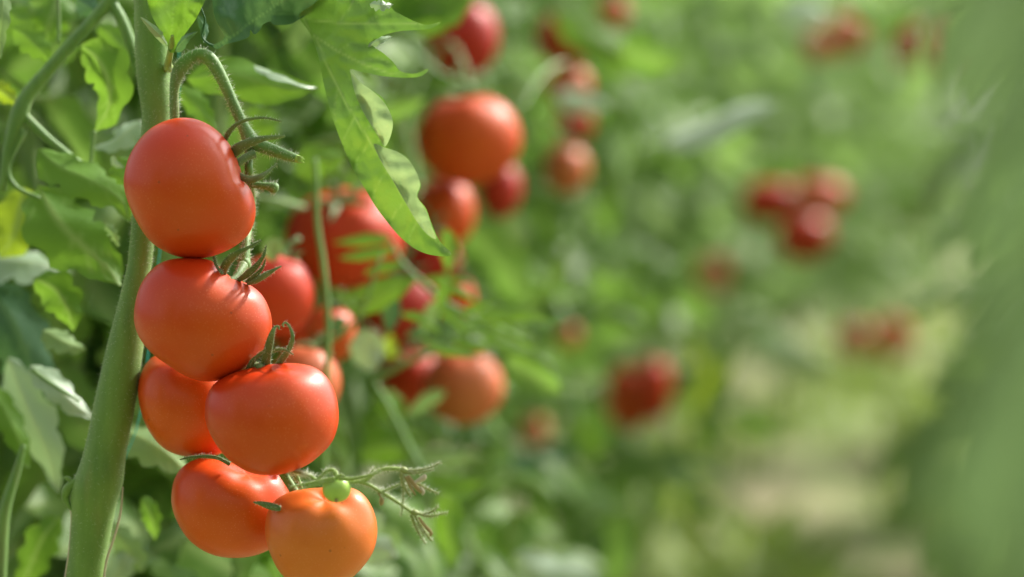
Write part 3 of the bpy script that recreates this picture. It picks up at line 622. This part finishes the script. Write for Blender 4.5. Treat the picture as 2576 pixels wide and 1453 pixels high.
FT = [
 (690,742,205,1.62,'red','red tomato peeking out right of the heart shaped one',G2,210,(.2,.8,-.3)),
 (768,965,180,1.64,'salmon','salmon tomato with only its shoulder showing above the glossy red one',G2,190,(.2,.8,-.3)),
 (868,600,300,1.82,'red','large ribbed red tomato with calyx facing up, left of the hanging leaf tip',G2,255,(-.05,.72,.62)),
 (832,840,130,1.74,'redorange','narrow orange red tomato below the large ribbed one',G2,150,(.1,.9,.1)),
 (1000,775,210,1.98,'deep','deep red tomato in shade behind the thin lime leaflets',G2,190,(.1,.9,.1)),
 (745,830,130,1.80,'red','red tomato deep between the narrow one and the truss',G2,120,(.1,.9,.1)),
 (1085,660,150,2.02,'deep','dark red tomato behind the tip of the hanging leaf',G2,150,(.1,.9,.1)),
 (1178,350,265,2.02,'redorange','large glossy orange red tomato hanging alone beside the hanging leaf',G3,232,(-.15,.9,.1)),
 (1118,535,155,2.06,'redorange','orange red tomato partly covered by the hanging leaf, under the glossy one',G3,185,(.1,.9,.1)),
 (1258,475,110,2.25,'deep','dusky red tomato tucked behind the lower right of the glossy one',G3,150,(.1,.9,.1)),
 (1158,752,75,2.0,'redorange','small bright orange tomato between thin leaflets right of the dark ones',G3,118,(.1,.9,.1)),
 (1165,975,205,2.0,'salmon','brownish orange tomato under the spray of thin leaflets',G3,190,(.1,.9,.1)),
 (1035,955,160,2.06,'red','red tomato left of and behind the brownish orange one',G3,165,(.1,.9,.1)),
 (1165,95,180,2.2,'deep','dark red tomato at the top beside the lobed leaf',G3,205,(.1,.9,.1)),
 (1425,95,150,2.5,'deep','deep red tomato at the top, second from the lobed leaf',G3,140,(.1,.9,.1)),
 (1432,218,115,2.5,'salmon','pinkish tomato hanging below the deep red top one',G3,110,(.1,.9,.1)),
 (1445,310,95,2.6,'deep','brownish red tomato third down in the blurred column',G3,110,(.1,.9,.1)),
 (1425,425,115,2.5,'salmon','orange brown tomato lowest in the blurred column',G3,130,(.1,.9,.1)),
 (1545,30,75,2.8,'salmon','pale pink tomato at the top edge right of the deep red one',G3,90,(.1,.9,.1)),
 (1585,1000,125,3.0,'redorange','dull red tomato, left of the pair low in the middle',G3,165,(.1,.9,.1)),
 (1645,975,95,2.95,'red','bright red tomato, right of the pair low in the middle',G3,170,(.1,.9,.1)),
 (1940,505,150,3.4,'red','dark red tomato, left one of the cluster of three',G3,110,(.1,.9,.1)),
 (2055,498,155,3.4,'redorange','red tomato, upper right one of the cluster of three',G3,110,(.1,.9,.1)),
 (2025,595,135,3.35,'red','red tomato, lowest of the cluster of three',G3,130,(.1,.9,.1)),
 (1795,690,80,4.0,'salmon','faint orange tomato left below the cluster of three',G3,100,(.1,.9,.1)),
 (2155,855,95,4.4,'salmon','pale salmon tomato, left of the pair over the path',G3,95,(.1,.9,.1)),
 (2248,850,80,4.4,'redorange','brighter salmon tomato, right of the pair over the path',G3,120,(.1,.9,.1)),
 (2130,85,90,3.8,'salmon','orange tomato at the top right, largest of the faint ones',G3,120,(.1,.9,.1)),
 (2060,115,70,3.9,'salmon','faint orange tomato left of the largest faint one',G3,80,(.1,.9,.1)),
 (2290,110,75,4.2,'deep','brown red tomato near the top right corner, left of two',G3,120,(.1,.9,.1)),
 (2375,120,60,4.2,'salmon','brown red tomato nearest the top right corner',G3,110,(.1,.9,.1)),
 (1430,845,58,2.8,'salmon','small salmon tomato right of the thin leaflet spray',G3,70,(.1,.9,.1)),
 (1345,1085,66,2.9,'salmon','faint tan tomato low in the middle among dark leaves',G3,90,(.1,.9,.1)),
]
for x, y, w_, d, m_, lb_, g_, h_, st_ in FT:
    far_tomato(x, y, w_, d, m_, lb_, g_, h_, st_); GUARD.append((x, y, w_, d, h_))

# ------------------------------------------------------------------ third plant: stalks and thin leaflets between the trusses
p3 = thing('tomato_plant', P(830, 1800, 1.75), 'thin leaved plant spraying narrow lime leaflets right of the truss', 'tomato plant', 'tomato plants')
mb = MB()
for s_, d in (([(792,400,13),(796,460,14),(798,560,15),(812,660,17),(822,760,17),(826,860,16),(820,980,14),(815,1200,14),(812,1500,14)], 1.62),
              ([(830,860,14),(900,800,10),(960,640,8)], 1.66), ([(985,610,10),(1010,660,12),(1060,710,12),(1120,760,12),(1220,810,9),(1330,860,7),(1400,935,5)], 1.72),
              ([(940,960,14),(1010,920,14),(1100,880,12),(1180,840,10),(1300,820,8),(1420,800,5)], 1.74), ([(1000,80,16),(1060,150,18),(1110,190,20),(1190,225,22)], 1.95),
              ([(940,960,16),(985,1040,18),(1030,1130,18),(1070,1200,12)], 1.76)):
    mb = MB(); mb.tube(T(s_, d), seg=8, n=6); mb.build('stalk', M['truss'], p3)
def L3(m, pts, w, d, **k): mleaf(p3, M[m], pts, w, d, **k)
for m_, pts, w_, d in (('lime',[(1160,790),(1200,770),(1250,760)],16,1.68),('lime',[(1190,800),(1260,810),(1330,840)],16,1.68),('lime',[(1230,820),(1300,850),(1390,900)],16,1.7),('lime',[(1100,720),(1150,730),(1200,760)],18,1.66),('lime',[(1260,800),(1330,790),(1410,815)],14,1.68),('green',[(1060,850),(1120,880),(1200,900)],20,1.68),('lime',[(1010,790),(1060,800),(1110,840)],20,1.66),('lime',[(985,600),(920,602),(840,612)],26,1.70),('lime',[(990,625),(920,640),(850,650)],26,1.69),('lime',[(1010,665),(960,672),(915,690)],24,1.70),
    ('lime',[(1040,700),(980,735),(900,775),(850,740)],44,1.68),('lime',[(1050,705),(970,715),(870,745),(840,730)],30,1.70),('blue',[(975,740),(985,780),(975,840)],40,1.70),('green',[(1125,575),(1130,640),(1125,690)],34,1.70),
    ('green',[(1118,700),(1116,740),(1100,780)],30,1.70),('lime',[(1060,705),(1130,700),(1190,712)],18,1.72),('under',[(1100,755),(1080,800),(1060,840)],30,1.74),('green',[(1100,770),(1150,800),(1180,850)],30,1.74),
    ('lime',[(1170,800),(1240,785),(1320,800),(1390,830)],22,1.76),('blue',[(1330,830),(1390,810),(1455,795)],18,1.78),('lime',[(1200,830),(1260,870),(1330,900),(1410,950)],24,1.76),('green',[(1130,850),(1190,870),(1240,868)],26,1.76),
    ('under',[(1240,830),(1290,860),(1340,880)],26,1.78),('lime',[(1150,800),(1210,830),(1270,830)],24,1.77),('blue',[(1100,800),(1060,830),(1020,850)],32,1.76),
    ('pale',[(935,830),(925,880),(935,940)],72,1.72),('under',[(1120,985),(1070,1010),(1020,1050)],30,1.80),('blue',[(870,800),(820,840),(780,890)],40,1.72),('yellow',[(1000,900),(980,870),(985,840)],30,1.8),
    ('lime',[(940,1000),(985,1020),(1005,1070)],56,1.85),('green',[(900,1150),(980,1120),(1060,1150)],80,1.9),('green',[(905,1080),(950,1060),(990,1080)],60,1.95),('under',[(1060,1150),(1120,1150),(1230,1152)],28,1.8),
    ('lime',[(1070,1190),(1130,1215),(1220,1215)],34,1.78),('pale',[(960,1290),(920,1330),(880,1360)],50,1.6),('pale',[(900,1400),(950,1380),(1000,1400)],70,1.6),('under',[(1000,1330),(970,1360),(940,1390)],50,1.65),
    ('green',[(1120,1240),(1130,1330),(1140,1440)],60,1.8),('lime',[(700,320),(660,300),(640,260)],60,1.62),('lime',[(740,440),(800,400),(870,400)],70,1.68),('under',[(700,600),(685,630),(690,660)],40,1.6),
    ('green',[(980,0,1.8),(1080,20,1.79),(1190,0,1.8)],110,1.8),('green',[(960,-60,1.8),(1060,-20,1.79),(1200,-30,1.8)],120,1.8),('under',[(820,0),(760,60),(740,140)],60,1.75),
    ('pale',[(1400,1500),(1340,1430),(1290,1400)],110,1.9)):
    L3(m_, pts, w_ * 1.25, d, facing=(.1, -1, .35), lobe=.08, tint=.75)

# ------------------------------------------------------------------ the row of plants running off to the right, and the row across the path
def row_x(d): return -.497 + .23 * d
def zr_(y, d): return CAM_Z + d * (-math.sin(R(PITCH)) - (y - 726.5) * K)
def row_plant(i, d, x0, x1, z0, z1, n, label, name_m='mixed', size=.06, tint=.5, res=(6, 4), group='tomato plants'):
    rng = random.Random(1000 + i); xc = (x0 + x1) / 2
    t = thing('tomato_plant', (xc, d, 0), label, 'tomato plant', group)
    st = MB(); nst = 1 if x1 - x0 < .3 else 2; axes = []
    for k in range(nst):
        sx = xc + (k - (nst - 1) / 2) * (x1 - x0) * .5; ln = rng.uniform(-.06, .06)
        st.tube([(sx, d, 0, .008), (sx + ln, d + .02, z1 * .33, .007), (sx - ln * .5, d, z1 * .66, .007), (sx + ln * .3, d, z1, .005)], seg=7, n=4); axes.append(sx)
    lb = LB()
    for k in range(n):
        bx = rng.uniform(x0, x1); bz = rng.uniform(z0, z1); by = d + rng.uniform(-.16, .16)
        an = rng.uniform(0, 6.283); dr = (math.cos(an) , math.sin(an) * .8 - .25, rng.uniform(-.2, .5))
        compound(lb, st if k % 3 == 0 else None, (bx - dr[0] * .06, by - dr[1] * .06, bz), dr, rng.uniform(.10, .2), rng, size=size * rng.uniform(.7, 1.2), tint=min(1, max(0, tint + rng.gauss(0, .22))), res=res)
    lb.build('foliage', M[name_m], t); st.build('stalks', M['bgstem'], t)
    return t
ROWL = ['leafy plant of the long row, %s one behind the front plant' % s for s in ('first', 'second', 'third', 'fourth', 'fifth', 'sixth', 'seventh', 'eighth', 'ninth', 'tenth', 'eleventh', 'twelfth', 'thirteenth', 'fourteenth', 'fifteenth', 'sixteenth')]
ds = [1.95, 2.2, 2.5, 2.85, 3.25, 3.7, 4.2, 4.8, 5.5, 6.3, 7.3, 8.5, 10.0]
for i, d in enumerate(ds):
    xr = row_x(d) + .02; xl = max(-.26 * d, xr - .62 - .05 * d) if i > 2 else -.25 * d
    z1 = zr_(-120, d) + .03; z0 = max(.04, zr_(1560, d)) if d < 2.4 else zr_(float(np.interp(d, [2.5, 2.85, 3.25, 3.7, 4.2], [1400, 1270, 1080, 900, 730])), d)
    n = int((xr - xl) * (z1 - z0) * 330 * max(.35, 1.6 / d)) + 12
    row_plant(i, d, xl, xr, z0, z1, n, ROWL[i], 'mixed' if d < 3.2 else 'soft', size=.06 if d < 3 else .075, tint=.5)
# left filler close behind
row_plant(50, 1.80, -.44, -.14, .36, .92, 60, 'dense dark plant filling the space behind the left edge leaves', 'mixed', tint=.6, size=.08)
# right hand row
RR = ['near plant of the row across the path, reaching in from the right edge', 'second plant of the row across the path', 'third plant of the row across the path', 'fourth plant of the row across the path', 'fifth plant of the row across the path', 'sixth plant of the row across the path']
for i, d in enumerate([2.9, 3.5, 4.2, 5.1, 6.4, 8.2]):
    xl = .20 * d + .06; xr = xl + .35
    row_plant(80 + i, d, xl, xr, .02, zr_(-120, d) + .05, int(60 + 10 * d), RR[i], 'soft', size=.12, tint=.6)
for i in range(9):
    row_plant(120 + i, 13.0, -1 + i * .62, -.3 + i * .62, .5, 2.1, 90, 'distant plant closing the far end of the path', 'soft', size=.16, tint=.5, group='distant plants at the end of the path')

p4 = [o for o in COL.objects if o.get('label') == ROWL[3]][0]
def L4(m, pts, w, d, **k): mleaf(p4, M[m], pts, w, d, **k)
for m_, pts, w_, d in (('pale',[(1670,365,2.2),(1760,325,2.2),(1850,280,2.2),(1965,255,2.2)],120,2.2),('green',[(1400,20),(1480,80),(1560,130),(1660,190)],110,2.4),('pale',[(1400,240),(1470,255),(1530,270)],60,2.4),
    ('under',[(1640,480),(1670,540),(1680,600)],70,2.6),('pale',[(1960,30),(2020,20),(2090,40)],70,2.6),('lime',[(2120,-20),(2170,20),(2230,60),(2330,20)],50,2.6),
    ('lime',[(1900,440),(1960,420),(2060,430)],60,2.8),('lime',[(2240,500),(2290,490),(2330,510)],50,2.8),('yellow',[(1760,800),(1790,900),(1770,1000),(1750,1080)],90,3.1),('under',[(1780,760),(1800,850),(1810,930)],100,3.0),
    ('yellow',[(1250,560),(1265,600),(1250,640)],90,2.3),('under',[(1290,540),(1290,580),(1270,620)],70,2.3),('pale',[(1500,1470),(1430,1440),(1370,1420)],80,2.2),('green',[(1400,1180),(1480,1280),(1500,1400)],90,2.6),('blue',[(1450,1130),(1330,1170),(1240,1130)],90,2.5),
    ('lime',[(1470,1020),(1500,1080),(1480,1160)],80,2.5),('pale',[(1880,880),(1960,870),(1990,930)],90,3.6)):
    L4(m_, pts, w_ * 1.1, d, facing=(.1, -1, .5) if w_ != 120 else (0, -.5, 1), lobe=.06, tint=.8)

# ------------------------------------------------------------------ ground, path weeds
m, n, b, L = mat('soil_and_straw'); tc = nd(n, 'ShaderNodeTexCoord')
a1 = nd(n, 'ShaderNodeTexNoise', Scale=3.0, Detail=5.0); a2 = nd(n, 'ShaderNodeTexNoise', Scale=22.0, Detail=6.0)
L(tc.outputs['Object'], a1.inputs[0]); L(tc.outputs['Object'], a2.inputs[0])
c = mix(n, ramp(n, a2.outputs[0], [(.35, 0.0), (.65, 1.0)]), (.17, .15, .08), (.30, .27, .14)); c = mix(n, ramp(n, a1.outputs[0], [(.42, 0.0), (.6, .8)]), c, (.17, .25, .06))
L(c, b.inputs['Base Color']); b.inputs['Roughness'].default_value = .95
bp = nd(n, 'ShaderNodeBump', Strength=.8, Distance=.02); L(a2.outputs[0], bp.inputs['Height']); L(bp.outputs[0], b.inputs['Normal'])
gx = np.linspace(-1, 1, 90); gv = []; 
for yy in np.sign(gx) * np.abs(gx) ** 2.2 * 60 + 6:
    for xx in np.sign(gx) * np.abs(gx) ** 2.2 * 60: gv.append((xx, yy, .025 * noise.noise(Vector((xx * 3, yy * 3, 0)))))
gf = [(i * 90 + k, i * 90 + k + 1, (i + 1) * 90 + k + 1, (i + 1) * 90 + k) for i in range(89) for k in range(89)]
g = new_mesh('ground', gv, gf, m); g['kind'] = 'structure'
rng = random.Random(9); lb = LB()
for i in range(3200):
    d = 3.3 + 8 * rng.random() ** 1.6; x = rng.uniform(row_x(d) - .5, .2 * d + .3); 
    dens = noise.noise(Vector((x * 2.2, d * 1.1, 5)))
    if dens < -.1: continue
    z = rng.uniform(0, .05); an = rng.uniform(0, 6.28); l = rng.uniform(.06, .16)
    lb.leaf((x, d, z), (x + math.cos(an) * l * .7, d + math.sin(an) * l * .7, z + l * rng.uniform(.2, .8)), l * rng.uniform(.2, .45), rng, facing=(rng.gauss(0, .4), -.4, 1), nu=5, nv=2, tint=rng.random())
w = lb.build('path_weeds', M['weed'], None); w['kind'] = 'stuff'

# ------------------------------------------------------------------ leaves close to the lens at the right edge
p5 = thing('tomato_plant', (.30, .62, 0), 'out of focus plant very close by at the right edge', 'tomato plant', 'tomato plants')
mb = MB(); mb.tube([(.30, .62, 0, .006), (.29, .63, .35, .006), (.30, .62, .6, .005), (.29, .62, .85, .004)], seg=8, n=5); mb.build('stalk', M['bgstem'], p5)
for pts, w, d, m_, t_ in (([(2700,-160),(2530,-40),(2430,160),(2390,380)],260,.60,'edge',.9), ([(2790,60),(2680,260),(2600,420),(2570,640)],260,.55,'edge',.5), ([(2760,300),(2600,420),(2490,600),(2460,800)],230,.62,'edge',.3),
                  ([(2720,640),(2610,800),(2540,900),(2500,1100)],200,.56,'edge',1), ([(2780,820),(2680,1000),(2620,1180),(2590,1340)],260,.54,'edge',.4), ([(2700,960),(2520,1060),(2440,1240),(2430,1480)],210,.63,'edge',.6), ([(2800,1200),(2700,1300),(2610,1420),(2580,1600)],260,.55,'edge',.9)):
    d *= .84; mleaf(p5, M[m_], pts, w, d, facing=(-.5, -1, .4), lobe=.1, tint=t_)
mb = MB()
for k, (x, y, w_, d, m_, lb_, g_, h_, st_) in enumerate(FT):
    if d < 1.95: continue
    mb = MB(); mb.tube(T([(x + 4, y - h_ * .42, 11 / d * 1.6), (x + 2, y - h_ * .62, 11 / d * 1.6), (x - 14, y - h_ * .85, 12 / d * 1.6), (x - 50, y - h_ * 1.05, 13 / d * 1.6), (x - 95, y - h_ * .8, 14 / d * 1.6)], [d, d, d + .01, d + .04, d + .08]), seg=7, n=4)
    mb.build('truss_stalk', M['bgstem'], p4)

# unseen plants added around the camera to block low frontal sky light
for i, (x, y) in enumerate([(-1.5, -.9), (-.6, -1.0), (.3, -1.05), (1.2, -.9), (-1.75, .1), (1.5, .2)]):
    row_plant(200 + i, y, x - .45, x + .45, .02, 1.65, 190, ['plant behind the photographer, far left', 'plant behind the photographer, left of the lens', 'plant behind the photographer, right of the lens', 'plant behind the photographer, far right', 'plant beside the photographer on the left hand', 'plant beside the photographer on the right hand'][i], 'mixed', size=.10, tint=.4)
